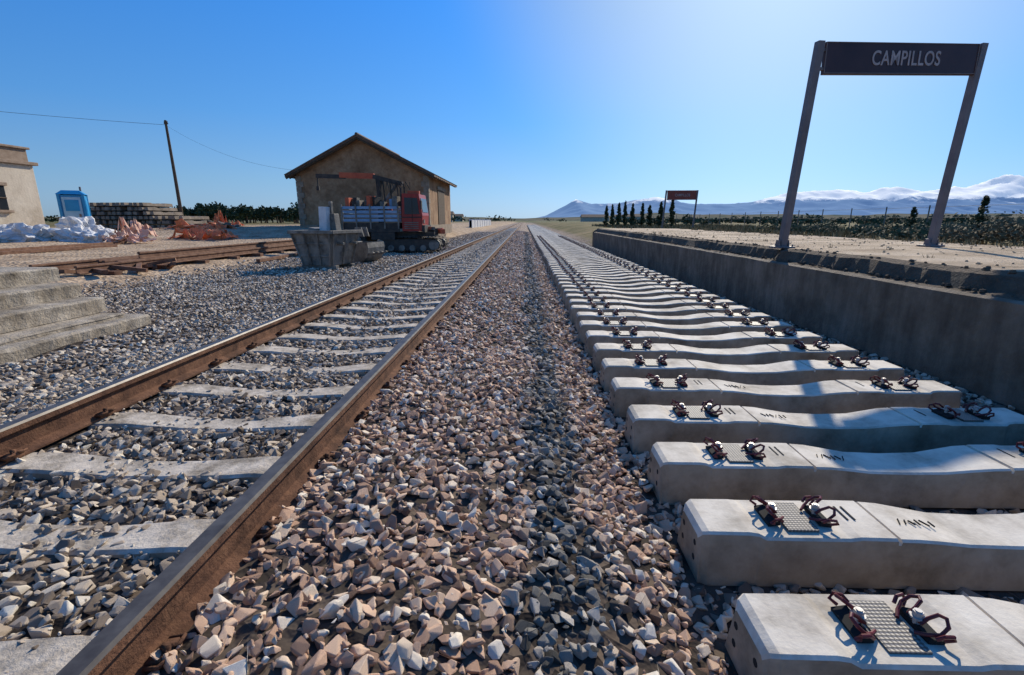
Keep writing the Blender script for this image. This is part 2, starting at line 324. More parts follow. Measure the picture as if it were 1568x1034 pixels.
for a,b,m in((0,1,0),(1,2,0),(2,3,1),(3,4,1),(4,5,1)):
    v=[];k=len(secs)
    for s_ in secs: v+= [s_[a],s_[b]]
    mb.add(v,[(2*i,2*i+1,2*i+3,2*i+2) for i in range(k-1)],m)
v=[]
for s_ in secs: v+=[s_[5],(6,s_[5][1],.80+noise.noise((6,s_[5][1]*.5,1))*.02),(8.8,s_[5][1],.79),(9.6,s_[5][1],.3)]
mb.add(v,[(4*i+j,4*i+j+1,4*i+j+5,4*i+j+4) for i in range(len(secs)-1) for j in range(3)],2)
mb.add([(4,PY1,-.5),(4,PY1,.6),(4.3,PY1,.8),(8.8,PY1,.79),(9.4,PY1,-.5)],[(0,1,2,3,4)],0)
mb.build("platform_body",[M_pw,M_pd,M_pt],plat,smooth=False)
mb=MB()
for _ in range(1100):
    y=random.uniform(1.5,22); edge=random.random()<.5; x=4.1+abs(random.gauss(0,.1)) if edge else random.uniform(4.3,8.6); r_=random.uniform(.008,.028)*(1 if edge else .7)
    z=.62 if x<4.2 else .8
    mb.box((x,y,z+r_*.3),(r_*2,r_*1.6,r_*1.1),0 if not edge else 1,Matrix.Rotation(random.random()*6,3,'Z')@Matrix.Rotation(random.uniform(-.5,.5),3,'X'),.6)
mb.build("rubble",[M_pt,M_pd],plat,bevel=.004)
# ------------------------------------------------------------ station signs
M_post=pmat("sign_post_paint",(.14,.11,.105),(.21,.175,.165),4,.5,.05)
M_pan=pmat("sign_panel_paint",(.035,.018,.02),(.075,.036,.035),1.2,.35,0)
M_pan2=pmat("sign_panel_red",(.2,.045,.03),(.3,.08,.055),1.2,.5,0)
M_txt=pmat("sign_text_paint",(.3,.235,.22),(.46,.39,.37),4,.5,0)
def sign(lb,lt,rb,rt,ph,pan,text):
    e=empty("station_name_sign",lb); mb=MB(); off=Vector(lb)
    lb,lt,rb,rt=[Vector(p)-off for p in(lb,lt,rb,rt)]
    ang=math.atan2(rb.y-lb.y,rb.x-lb.x); R=Matrix.Rotation(ang,3,'Z')
    for b,t in((lb,lt),(rb,rt)):
        v=[];
        for p in(b,t):
            for a,c_ in((-.055,-.05),(.055,-.05),(.055,.05),(-.055,.05)): v.append(p+R@Vector((a,c_,0)))
        mb.add(v,[(0,1,5,4),(1,2,6,5),(2,3,7,6),(3,0,4,7),(3,2,1,0),(4,5,6,7)],0)
        mb.box(b+Vector((0,0,.01)),(.3,.26,.03),0,R); 
        for sx in(-1,1): 
            mb.box(b+R@Vector((sx*.085,0,.07)),(.02,.12,.12),0,R,.7)
            mb.tube([b+R@Vector((sx*.12,-.09,.02)),b+R@Vector((sx*.12,-.09,.06))],.015,6,0)
    mb.build("posts",[M_post],e,bevel=.006)
    u=(rt-lt).normalized(); n_=u.cross((lt-lb).normalized()).normalized(); up=n_.cross(u)
    a=lt+u*.09-up*.0; b=rt-u*.09; mb=MB(); v=[]
    for k in(-.03,.03):
        for p in(a-up*ph,b-up*ph,b-up*.01,a-up*.01): v.append(p+n_*k)
    f=[(0,1,2,3),(7,6,5,4),(0,4,5,1),(1,5,6,2),(2,6,7,3),(3,7,4,0)]
    mb.add(v,f,0)
    mb.build("panel",[pan],e,bevel=.004)
    mb=MB(); w_=(b-a).length
    def strip(c0,c1,h0,h1):
        vv=[]
        for k in(.031,.04):
            for p in(a+u*c0-up*h1,a+u*c1-up*h1,a+u*c1-up*h0,a+u*c0-up*h0): vv.append(p+n_*k)
        mb.add(vv,f,0)
    strip(0,w_,.012,.022);strip(0,w_,ph-.022,ph-.012);strip(0,.012,.023,ph-.023);strip(w_-.012,w_,.023,ph-.023)
    for p in(a,b):
        mb.box(p-up*.12-u*0,(.1,.05,.04),0,R); mb.box(p-up*(ph-.08),(.1,.05,.04),0,R)
    mb.build("panel_frame",[M_post],e)
    if text:
        cu=bpy.data.curves.new("lettering",'FONT'); cu.body=text; cu.align_x='CENTER'; cu.align_y='CENTER'; cu.size=.29; cu.extrude=.003; cu.space_character=1.08; cu.offset=.004
        cu.materials.append(M_txt); t=bpy.data.objects.new("lettering",cu); scene.collection.objects.link(t); t.parent=e
        Mx=Matrix((u*.78,up,n_)).transposed().to_4x4() 
        Mx.translation=a+u*(w_*.52)-up*(ph*.52)+n_*.036
        t.matrix_local=Mx
    return e
sign((4.29,8.25,.80),(4.46,8.25,3.88),(7.16,8.8,.80),(7.34,8.8,4.0),.46,M_pan,"CAMPILLOS")
sign((11.2,40.5,.5),(11.35,40.5,3.6),(13.75,40.7,.5),(13.9,40.7,3.62),.75,M_pan2,"CAMPILLOS")
# ------------------------------------------------------------ goods shed
q=N("shed_plaster"); c=q.ramp(q.noise(.8,8,.7),[(.3,(.19,.10,.05)),(.5,(.33,.19,.10)),(.7,(.47,.30,.17))]); c=q.mix(.45,c,q.ramp(q.noise(3,6,.7),[(.35,(.4,.36,.3)),(.6,(1.1,1.1,1.1))]),'MULTIPLY'); q.col(c); q.b.inputs['Roughness'].default_value=.95; q.bump(q.noise(8,6,.7),.5,.04); M_sh=q.m
M_roof=pmat("roof_tile",(.12,.075,.05),(.2,.13,.09),3,.9,.6,10,bd=.05)
M_wood=pmat("old_wood",(.06,.04,.025),(.13,.085,.05),6,.8,.4,30)
M_stone=pmat("plinth_stone",(.2,.15,.1),(.36,.28,.2),3,.9,.6,10,bd=.04)
shed=empty("goods_shed"); mb=MB()
x0,x1,y0,y1,zb,ze,za=-15.6,-6.6,34,44,.2,4.3,6.55; xm=(x0+x1)/2
sec=lambda y:[(x0,y,zb),(x1,y,zb),(x1,y,ze),(xm,y,za),(x0,y,ze)]
mb.add(sec(y0)+sec(y1),[(0,1,2,3,4),(9,8,7,6,5),(0,5,6,1),(1,6,7,2),(4,9,5,0)],0)
mb.build("walls",[M_sh],shed)
mb=MB()
for sx,xe in((-1,x0-.55),(1,x1+.55)):
    sl_=(za-ze)/(xm-x0); zo=ze-.55*sl_+.06
    v=[(xm,y0-.5,za+.06),(xe,y0-.5,zo),(xe,y1+.5,zo),(xm,y1+.5,za+.06)]; v=v+[(a,b,c_+.12) for a,b,c_ in v]
    mb.add(v,[(0,1,2,3),(4,5,6,7),(0,1,5,4),(1,2,6,5),(2,3,7,6),(3,0,4,7)],0)
    for k in range(46):
        yy=y0-.5+k*11/45; mb.tube([(xm,yy,za+.19),(xe,yy,zo+.13)],.06,5,0)
mb.tube([(xm,y0-.52,za+.22),(xm,y1+.5,za+.22)],.11,6,0)
mb.build("roof",[M_roof],shed)
mb=MB()
mb.bb((x0-.06,y0-.06,zb-.3),(x1+.06,y1+.06,.95),1)
for k in range(9):
    z=.96+k*.36; l=.45 if k%2 else .3
    mb.bb((x1-l,y0-.05,z),(x1+.05,y0+(.75-l),z+.34),1); mb.bb((x0-.05,y0-.05,z),(x0+l,y0+.3,z+.34),1)
mb.bb((x1-.05,y0+3.6,.96),(x1+.03,y0+6.6,3.5),0); 
for k in range(8): mb.bb((x1+.03,y0+3.62+k*.37,.97),(x1+.05,y0+3.95+k*.37,3.48),0)
mb.bb((x1,y0+3.3,3.5),(x1+.09,y0+6.9,3.75),1)
for k in range(12):
    yy=y0+.2+k*.85; mb.box((x1+.3,yy,ze-.1),(.6,.1,.12),0,RY(27)); mb.box((x0-.3,yy,ze-.1),(.6,.1,.12),0,RY(-27))
for k in(-1,1):
    a=Vector((xm,y0-.46,za-.02)); b=Vector((xm+k*5.0,y0-.46,ze-.28)); mb.tube([a,b],.09,4,0)
mb.build("details",[M_wood,M_stone],shed)
# ------------------------------------------------------------ left house
M_hw=pmat("house_plaster",(.36,.29,.21),(.56,.47,.36),1.1,.9,.5,10,c3=(.64,.55,.43),bd=.03,bigscale=.5)
M_br=pmat("parapet_brick",(.22,.15,.1),(.36,.27,.2),5,.9,.5,20)
M_gl=pmat("dark_glass",(.02,.025,.03),(.03,.035,.04),2,.15,0)
house=empty("station_house"); mb=MB()
mb.bb((-31,9,.1),(-23.2,23.3,3.75),0); mb.bb((-31.1,8.9,3.75),(-23.05,23.45,3.9),1); mb.bb((-30.9,9.1,3.9),(-23.25,23.2,4.45),1)
mb.bb((-31.05,8.95,4.45),(-23.15,23.3,4.55),1)
for yc in(21.3,17.5,13.5):
    mb.bb((-23.3,yc-.45,1.7),(-23.17,yc+.45,2.75),2); mb.bb((-23.2,yc-.55,2.75),(-23.1,yc+.55,2.9),1); mb.bb((-23.2,yc-.55,1.58),(-23.05,yc+.55,1.7),1)
    mb.bb((-23.18,yc-.03,1.7),(-23.13,yc+.03,2.75),3); mb.bb((-23.18,yc-.45,2.2),(-23.135,yc-.04,2.25),3); mb.bb((-23.18,yc+.04,2.2),(-23.135,yc+.45,2.25),3)
mb.build("walls",[M_hw,M_br,M_gl,M_wood],house,bevel=.02)
# ------------------------------------------------------------ portable toilet
M_blue=pmat("blue_plastic",(.01,.2,.45),(.02,.28,.58),2,.45,.05); M_lb=pmat("pale_blue_plastic",(.2,.42,.6),(.3,.5,.68),2,.5,.05); M_white=pmat("white_plastic",(.6,.6,.6),(.75,.75,.75),2,.5,.05)
pt=empty("portable_toilet",(-25.3,27.3,.45)); mb=MB()
mb.bb((-.6,-.6,0),(.6,.6,.12),2); mb.bb((-.55,-.55,.12),(.55,.55,2.15),0)
for sx in(-.52,.52):
    for sy in(-.58,.58): mb.bb((sx-.06,sy-.05,.12),(sx+.06,sy+.05,2.2),0)
mb.bb((-.4,-.6,.16),(.4,-.56,2.05),1); mb.bb((-.3,-.62,1.3),(.3,-.6,1.9),0); mb.bb((.22,-.64,1.0),(.32,-.6,1.15),2)
mb.bb((.555,-.35,.3),(.575,.35,1.9),0)
mb.box((0,0,2.3),(1.25,1.25,.22),0,None,.6); mb.tube([(.35,.35,2.2),(.35,.35,2.65)],.05,8,2)
mb.build("cabin",[M_blue,M_lb,M_post],pt,bevel=.02); pt.rotation_euler=(0,0,rad(35))
# ------------------------------------------------------------ stacked sleepers
M_old=pmat("weathered_concrete",(.15,.12,.09),(.31,.25,.195),2,.9,.5,20)
mb=MB()
for r_ in range(7):
    n_=24-r_ if r_<4 else 20-r_
    for k in range(n_):
        if random.random()<.03: continue
        xx=-28.3+k*.345+random.uniform(-.03,.03)+r_*.03; zz=.5+r_*.27; yy=30+random.uniform(-.12,.12)
        secs=[]
        for y,h,wd in((0,.2,.13),(.7,.21,.14),(.9,.16,.12),(1.7,.16,.12),(1.9,.21,.14),(2.6,.2,.13)):
            secs.append([(xx-wd,yy+y,zz),(xx-wd*.75,yy+y,zz+h),(xx+wd*.75,yy+y,zz+h),(xx+wd,yy+y,zz)])
        mb.loft(secs)
    for yy in(30.6,32.2): mb.bb((-28.5,yy,.5+r_*.27-.045),(-28.4+n_*.345,yy+.09,.5+r_*.27-.002),1)
mb.build("stacked_concrete_sleepers",[M_old,M_wood],bevel=.012)
mb=MB()
for k in range(26):
    a=random.uniform(0,180); mb.box((random.uniform(-20.3,-17.6),random.uniform(28.5,31),random.uniform(.5,1.0)),(random.uniform(1.2,2.4),.2,.14),random.randrange(2),RZ(a)@RY(random.uniform(-14,14)))
mb.build("timber_pile",[M_wood,M_old],bevel=.01)
def crumple(name,c,r,mat,seed,amp=.5,sub=4):
    bm=bmesh.new(); bmesh.ops.create_icosphere(bm,subdivisions=sub,radius=1)
    for v in bm.verts:
        p=v.co.copy(); n1=noise.noise(p*1.6+Vector((seed,0,0))); n2=noise.noise(p*4+Vector((0,seed,0))); n3=abs(noise.noise(p*8+Vector((0,0,seed))))
        f=1+amp*n1+amp*.6*n2+amp*.35*n3; v.co=Vector((p.x*r[0]*f,p.y*r[1]*f,max(p.z,-.25)*r[2]*f))
    m=bpy.data.meshes.new(name); bm.to_mesh(m); bm.free(); m.materials.append(mat)
    o=bpy.data.objects.new(name,m); scene.collection.objects.link(o); o.location=c; return o
def netting(name,c,r,mat,seed):
    rnd=random.Random(seed); mb=MB(); nu,nv=22,12; G=[]
    for i in range(nu+1):
        row=[]
        for j in range(nv+1):
            u,v_=i/nu*2-1,j/nv*2-1
            x=u*r[0]+.25*r[0]*noise.noise((u*2+seed,v_*2,0)); y=v_*r[1]+.3*r[1]*noise.noise((u*2,v_*3+seed,4))
            z=max(0,r[2]*(1-.7*u*u)*(.45+1.1*noise.noise((u*3+seed,v_*2.5,8))+.5*noise.noise((u*8,v_*8,seed))))
            row.append((x,y,z+.03))
        G.append(row)
    for i in range(nu):
        for j in range(nv):
            if rnd.random()<.25: continue
            mb.add([G[i][j],G[i+1][j],G[i+1][j+1],G[i][j+1]],[(0,1,2,3)],0)
    o=mb.build(name,[mat],fix=False); o.location=c; return o
M_bag=pmat("white_sack",(.42,.4,.38),(.68,.66,.63),3,.7,.4,15,c3=(.76,.75,.72),bd=.03)
M_or=pmat("orange_netting_mat",(.5,.15,.06),(.75,.28,.13),4,.7,.6,30)
M_pk=pmat("faded_netting",(.6,.33,.22),(.75,.48,.36),4,.7,.6,30)
for i,(x,y,z,a,b,c_) in enumerate([(-20.6,20,.5,.9,.7,.5),(-19.3,20.5,.45,.8,.6,.45),(-18.2,20.3,.4,.6,.5,.35),(-22,20.5,.5,1,.7,.55),(-20.9,22.5,.6,.9,.8,.65),(-19.9,22.4,.5,.6,.6,.45),(-21.7,19.2,.4,.7,.5,.4)]):
    crumple("bulk_bag",(x,y,z),(a,b,c_),M_bag,i*3.1,.6)
netting("orange_netting",(-17.3,20.6,.3),(1.1,.6,.45),M_pk,5); netting("orange_netting",(-18.2,22.4,.4),(.8,.5,.9),M_pk,7)
netting("orange_netting",(-16.2,24.5,.3),(1.6,.6,.6),M_or,8); netting("orange_netting",(-19.0,28.0,.45),(2.4,.6,.8),M_or,11)
netting("orange_netting",(-26.3,42,.6),(.5,.4,1.5),M_or,19); netting("orange_netting",(-25.3,42,.5),(1.3,.5,.7),M_or,23)
# ------------------------------------------------------------ concrete steps
M_step=pmat("step_concrete",(.2,.16,.115),(.38,.32,.245),3.5,.92,.8,20,c3=(.52,.45,.355),bd=.03,bigscale=2.1,stain=.5)
mb=MB()
def slab(xa,xb,ya,yb,za_,zb_):
    ny_=int((yb-ya)/.05); v=[];
    for k in range(ny_+1):
        y=ya+(yb-ya)*k/ny_; n1=noise.noise((xb,y*1.7,zb_))*.03+noise.noise((xb,y*7,zb_))*.012; n2=noise.noise((xb,y*3.5,zb_+4))*.02; ch=.02+.03*max(0,noise.noise((xb,y*2.3,zb_+9)))
        v.append([(xa,y,za_),(xb+n1,y,za_),(xb+n1*.6,y,(za_+zb_)/2),(xb+n1+.004,y,zb_-ch),(xb+n1-ch,y,zb_+n2*.4),(xa,y,zb_)])
    mb.loft(v)
slab(-9,-5.12,3,6.32,-.4,.0); slab(-9,-5.32,3,6.12,0.001,.055)
slab(-9,-5.62,3.0,6.22,.06,.25); slab(-9,-6.0,3.,6.32,.251,.42); slab(-9,-6.5,3.,6.55,.421,.61)
o=mb.build("concrete_steps",[M_step])
# ------------------------------------------------------------ rusty rail stock
M_rust2=pmat("scrap_rust",(.09,.042,.025),(.17,.085,.05),6,.85,.4,40,c3=(.25,.145,.09),bd=.006)
rs=empty("scrap_rail_pile"); mb=MB()
for k in range(5):
    xx=-9.5-k*.21+random.uniform(-.03,.03); o_=random.uniform(-.8,.8); rail(mb,xx,.13+.01*k,10.6+o_,22.0+o_,0,0)
rail(mb,-9.72,.30,12,21.6,0,0)
for y in np.arange(10.8,22.4,1.5):
    mb.box((-9.95,y,.07),(1.5,.2,.12),0,RZ(random.uniform(-8,8)))
for k in range(14):
    mb.box((random.uniform(-10.7,-8.9),random.uniform(10,12.2),.08+random.random()*.1),(random.uniform(.5,1.1),.1,.08),0,RZ(random.uniform(0,180))@RY(random.uniform(-12,12)))
mb.build("rails",[M_rust2],rs)
mb=MB()
for x,y,l,a in((-16.5,16.5,8,8),(-15.4,15.2,6,3),(-8.5,17.5,5,3)):
    R=RZ(90+a); mb.box((x,y,float(g(np.array(x),np.array(y)))+.05),(l,.12,.1),0,R)
mb.build("steel_beams",[M_rust2],rs,bevel=.01)
# ------------------------------------------------------------ skip
M_gal=pmat("grey_steel",(.11,.095,.075),(.22,.195,.16),3,.6,.3,20,c3=(.3,.26,.21),bigscale=1.5)
M_skd=pmat("skip_inside",(.03,.025,.02),(.07,.055,.04),4,.9,.3,20)
sk=empty("skip_container",(-5.85,14.3,-.12)); mb=MB()
def trap(xa,xb,ya,yb,z0,z1,ex,ey,t=.04,m=0):
    A=[(xa,ya,z0),(xb,ya,z0),(xb,yb,z0),(xa,yb,z0)]; B=[(xa-ex,ya-ey,z1),(xb+ex,ya-ey,z1),(xb+ex,yb+ey,z1),(xa-ex,yb+ey,z1)]
    C=[(p[0]+(t if p[0]<0 else -t),p[1]+(t if p[1]<0 else -t),z1) for p in B]; D=[(p[0]+(t if p[0]<0 else -t),p[1]+(t if p[1]<0 else -t),z0+t) for p in A]
    v=A+B+C+D; f=[(3,2,1,0),(12,13,14,15)]; mm=[m,1]
    for i in range(4):
        j=(i+1)%4; f+=[(i,j,4+j,4+i),(4+i,4+j,8+j,8+i),(8+i,8+j,12+j,12+i)]; mm+=[m,m,1]
    mb.add(v,f,mm)
trap(-.48,.48,-.5,.5,.1,1.05,.2,.16)
for sy in(-.7,.7): mb.bb((-.74,sy-.035,1.0),(.74,sy+.035,1.09),0)
for sx in(-.72,.72): mb.bb((sx-.035,-.66,1.0),(sx+.035,.66,1.09),0)
for x in(-.46,-.16,.16,.46): mb.tube([(x,-.53,.12),(x*1.42,-.7,1.0)],.028,4,0)
for y in(-.45,0,.45): mb.tube([(.51,y,.12),(.72,y*1.3,1.0)],.028,4,0)
for z in(.35,.7): 
    k=(z-.1)/.95; mb.bb((-.48-.2*k,-.53-.16*k,z),(.48+.2*k,-.5-.16*k,z+.05),0)
for sx in(-1,1): 
    for sy in(-.3,.3): mb.tube([(sx*.6,sy,.72),(sx*.82,sy,.72)],.05,8,0)
mb.bb((-.6,-.45,0),(.6,-.3,.1),0); mb.bb((-.6,.3,0),(.6,.45,.1),0)
mb.build("bin",[M_gal,M_skd],sk,bevel=.008)
mb=MB(); mb.box((-.05,.1,1.35),(.26,.26,.8),0,RY(3)); mb.box((.16,.25,1.25),(.2,.25,.6),1,RY(-6)); mb.box((.1,.2,1.7),(.08,.1,.4),1); mb.box((-.35,.1,1.0),(.3,.5,.3),1,RY(8)); mb.tube([(.4,.2,.8),(.5,.2,1.6)],.025,6,1)
mb.build("scrap_load",[M_bag,M_gal],sk,bevel=.03); sk.rotation_euler=(0,0,rad(-16))
eb=empty("excavator_bucket",(-5.35,16.2,-.12)); mb=MB(); secs=[]
for x in(-.5,.5):
    secs.append([(x,.45*math.cos(a),.5+.5*math.sin(a)) for a in np.linspace(rad(-200),rad(20),12)])
k=12; v=secs[0]+secs[1]; vi=[(p[0]*.92,p[1]*.88,.5+(p[2]-.5)*.88) for p in v]
mb.add(v+vi,[(i,i+1,k+i+1,k+i) for i in range(k-1)]+[(2*k+i,2*k+i+1,3*k+i+1,3*k+i) for i in range(k-1)]+[(0,k,3*k,2*k),(k-1,2*k-1,4*k-1,3*k-1)]+[tuple(range(k)),tuple(range(k,2*k))],0)
for x in(-.4,-.13,.13,.4): mb.box((x,-.5,.32),(.08,.22,.05),0,RX(-25),.6)
for x in(-.15,.15): mb.box((x,.1,1.0),(.05,.4,.3),0,None,.6)
mb.build("bucket_shell",[M_gal],eb); eb.rotation_euler=(0,0,rad(75))
# ------------------------------------------------------------ crane truck on crawler base
M_red=pmat("red_paint",(.3,.025,.018),(.42,.045,.03),3,.4,.05); M_rub=pmat("dark_rubber",(.03,.025,.02),(.07,.058,.046),6,.85,.3,30)
M_bl2=pmat("blue_slats",(.16,.28,.42),(.32,.44,.55),4,.5,.1); M_blk=pmat("dark_machinery",(.03,.025,.022),(.09,.07,.052),5,.6,.3,30); M_or2=pmat("boom_red",(.42,.07,.03),(.58,.13,.05),4,.5,.1)
tk=empty("crane_truck",(-5.2,21.6,-.1)); mb=MB()
for sy in(-.75,.75):
    pts=[]; L0,L1,R_=-.95,1.35,.3
    for a in np.linspace(90,270,9): pts.append((L0+R_*math.cos(rad(a)),.33+R_*math.sin(rad(a))))
    for a in np.linspace(-90,90,9): pts.append((L1+R_*math.cos(rad(a)),.33+R_*math.sin(rad(a))))
    v=[(p[0],sy-.2,p[1]) for p in pts]+[(p[0],sy+.2,p[1]) for p in pts]; k=len(pts)
    mb.add(v,[(i,(i+1)%k,k+(i+1)%k,k+i) for i in range(k)],0)
    pin=[(a*.9+.02,.33+(b-.33)*.78) for a,b in pts]; v=[(p[0],sy-.16,p[1]) for p in pin]+[(p[0],sy+.16,p[1]) for p in pin]; mb.add(v,[tuple(range(k)),tuple(range(k,2*k))]+[(i,(i+1)%k,k+(i+1)%k,k+i) for i in range(k)],1)
    for x in np.linspace(L0,L1,6): mb.tube([(x,sy-.22,.2 if L0<x<L1 else .33),(x,sy+.22,.2 if L0<x<L1 else .33)],.13 if L0<x<L1 else .22,12,3)
    for i in range(40):
        t=i/40*(2*(L1-L0)+2*math.pi*R_); W=L1-L0
        if t<W: x,z,a=L0+t,.33+R_+.01,0
        elif t<W+math.pi*R_: an=(t-W)/R_; x,z,a=L1+(R_+.01)*math.sin(an),.33+(R_+.01)*math.cos(an),an
        elif t<2*W+math.pi*R_: x,z,a=L1-(t-W-math.pi*R_),.33-R_-.01,0
        else: an=(t-2*W-math.pi*R_)/R_; x,z,a=L0-(R_+.01)*math.sin(an),.33-(R_+.01)*math.cos(an),an
        mb.box((x,sy,z),(.04,.4,.04),0,Matrix.Rotation(a,3,'Y'))
mb.bb((-2.6,-.5,.68),(1.3,.5,.86),1); mb.bb((-.4,-.7,.4),(.6,.7,.7),1)
mb.bb((-2.55,-.95,.86),(-.1,-.85,1.0),1); mb.bb((-1.3,-.97,.55),(-.3,-.6,.85),1)
for wx in(-2.0,):
    mb.tube([(wx,-.85,.5),(wx,-.6,.5)],.42,18,0); mb.tube([(wx,-.88,.5),(wx,-.84,.5)],.22,12,3); mb.tube([(wx,.6,.5),(wx,.85,.5)],.42,18,0)
cb=[(.0,.9),(.82,.9),(.88,1.55),(.76,2.42),(.05,2.45),(.0,1.6)]
v=[(x,-.8,z) for x,z in cb]+[(x,.6,z) for x,z in cb]; mb.add(v,[tuple(range(6))[::-1],tuple(range(6,12))]+[(i,(i+1)%6,6+(i+1)%6,6+i) for i in range(6)],2)
v=[(.12,-.812,1.6),(.76,-.812,1.6),(.68,-.812,2.26),(.14,-.812,2.28)]; v+=[(a,-.79,c_) for a,b,c_ in v]; mb.add(v,[(0,1,2,3),(0,1,5,4),(1,2,6,5),(2,3,7,6),(3,0,4,7)],4)
mb.box((.832,-.1,1.97),(.02,1.15,.58),4,RY(-7.5)); mb.bb((.03,-.83,1.45),(.84,-.81,1.5),1); mb.bb((.45,-.83,.95),(.465,-.81,2.35),1)
for z in(1.0,1.08,1.16,1.24): mb.bb((.1,-.83,z),(.7,-.81,z+.035),3)
mb.bb((.84,-.8,.85),(.96,.6,1.15),1); mb.tube([(.89,-.65,1.3),(.93,-.65,1.3)],.1,10,3); mb.bb((.84,-1.0,1.8),(.9,-.85,2.15),1); mb.box((.4,-.1,2.52),(.5,.2,.12),6)
mb.tube([(-.06,-.5,1.3),(-.06,-.5,2.7)],.04,8,1)
for k in range(6): mb.box((1.0+k*.1,random.uniform(-.5,.5),.75+random.random()*.25),(.25,.3,.2),random.choice([1,3,6,0]),RZ(random.uniform(0,90)))
for z in(1.3,1.47,1.64,1.81): mb.bb((-2.5,-.92,z),(-.12,-.88,z+.11),5); mb.bb((-2.5,.88,z),(-.12,.92,z+.11),5); mb.bb((-2.56,-.88,z),(-2.52,.88,z+.11),5)
for x in(-2.5,-1.9,-1.3,-.7,-.12): mb.bb((x-.03,-.96,1.0),(x+.03,-.93,2.0),3)
mb.bb((-2.55,-.9,1.0),(-.1,.9,1.25),1)
for k in range(13): mb.box((-2.4+k*.18,random.uniform(-.7,.3),1.95+random.uniform(-.1,.25)),(.16,.5,.4),random.choice([3,3,5,1,6,1]),RZ(random.uniform(-20,20)))
mb.bb((-.1,-.2,.86),(.0,.3,1.3),1); mb.tube([(-1.2,.3,1.0),(-1.2,.3,3.1)],.13,8,1)
mb.box((-2.15,.3,3.25),(1.5,.22,.22),6,RY(2)); mb.box((-3.3,.3,3.22),(1.3,.15,.17),1,RY(2)); mb.box((-.8,.3,3.05),(1.3,.24,.18),1,RY(14)); mb.tube([(-1.2,.3,1.9),(-.4,.3,2.9)],.07,8,3)
mb.tube([(-3.9,.3,3.25),(-3.92,.3,2.8)],.03,6,1); mb.box((-3.92,.3,2.72),(.12,.08,.18),1)
for k in range(7): mb.tube([(-1.2+k*.2,.1,3.0),(-1.1+k*.22,.05,2.6-.1*math.sin(k)),(-1.0+k*.2,.1,2.95)],.02,5,0)
for k in range(5): mb.tube([(-1.3+k*.3,.2,3.1-.05*k),(-1.25+k*.3,.25,2.0)],.03,5,1)
mb.build("machine_body",[M_rub,M_blk,M_red,M_gal,M_gl,M_bl2,M_or2,M_bag],tk,bevel=.008)
M_wl=pmat("whitewash",(.5,.49,.47),(.62,.61,.6),1,.9,.2)
mb=MB(); mb.bb((-7.2,64,.2),(-6.9,100,1.3),0)
for k in range(10): mb.bb((-7.25,64+k*4,.2),(-6.85,64.3+k*4,1.42),0)
mb.build("low_white_wall",[M_wl],bevel=.02)
crumple("earth_mound",(-5.9,30,-.1),(1.1,3.2,.75),pmat("mound_earth",(.12,.08,.05),(.26,.18,.11),2,.95,.9,10,bd=.05),31,.25,5)
# ------------------------------------------------------------ pole and wires
ep=empty("utility_pole",(-28.9,41,.4)); mb=MB(); mb.tube([(0,0,0),(-.05,0,4.4),(-.12,0,8.7)],[.15,.12,.09],8,0); mb.box((-.1,0,8.45),(.3,.08,.08),0,RZ(30))
for s_ in(-.12,.12): mb.tube([(-.1+s_,0,8.5),(-.1+s_,0,8.62)],.035,6,0)
mb.build("pole",[M_wood],ep)
mb=MB()
def wire(a,b,sag,r_=.018):
    a,b=Vector(a)-ep.location,Vector(b)-ep.location; mb.tube([a.lerp(b,t)-Vector((0,0,sag*4*t*(1-t))) for t in np.linspace(0,1,20)],r_,4,0,False)
wire((-29.0,41,8.75),(-62,13,10.6),.9,.012); wire((-29.0,41,8.7),(-15.9,34.2,4.6),.6,.006)
mb.build("wires",[M_blk],ep)
# ------------------------------------------------------------ vegetation
M_l1=pmat("leaf_dark",(.02,.032,.01),(.05,.06,.02),1,.8,0); M_l2=pmat("leaf_mid",(.05,.065,.022),(.09,.1,.036),1,.8,0); M_l3=pmat("leaf_dry",(.14,.1,.045),(.22,.155,.075),1,.85,0); M_straw=pmat("straw",(.26,.2,.1),(.36,.28,.15),1,.9,0)
LM=[M_l1,M_l2,M_l3]
mb=MB()
for k in range(75):
    y=random.uniform(125,175); px=random.uniform(-560,-300); x=px/756*y*1.0
    h=random.uniform(3.4,6.2)*(1.0 if px>-520 else .9); rr=random.uniform(2,3.6)
    mb.tube([(x,y,.3),(x+random.uniform(-.3,.3),y,h*.6)],[.25,.12],5,3)
    for _ in range(6): mb.leaves((x+random.uniform(-1.8,1.8),y+random.uniform(-1,1),.8+h*random.uniform(.3,.75)),(rr*.5,rr*.5,h*.22),45,.42,0,.6,2)
for k in range(40):
    y=random.uniform(180,260); x=random.uniform(-700,-560)/756*y; h=random.uniform(5,7.5)
    for _ in range(4): mb.leaves((x+random.uniform(-3,3),y,1+h*random.uniform(.2,.7)),(2.5,2,h*.25),40,.6,0,.6,2)
mb.build("distant_tree_line",LM+[M_wood],fix=False)
mb=MB()
for k in range(230):
    y=random.uniform(60,230); px=random.uniform(140,900); x=px/756*y; h=random.uniform(.8,1.9)
    for _ in range(3): mb.leaves((x+random.uniform(-.8,.8),y+random.uniform(-.5,.5),.5+h*.5),(h*.7,h*.7,h*.45),26,.2+y*.0015,0,.6,3 if random.random()<.45 else 2)
for k in range(150):
    y=random.uniform(250,600); x=random.uniform(-900,900)/756*y; h=random.uniform(2,4.5)
    if abs(x)<12: continue
    mb.leaves((x,y,.5+h*.4),(h*1.6,h,h*.5),45,.8,0,.6,2)
mb.build("distant_shrubs",LM,fix=False)
mb=MB()
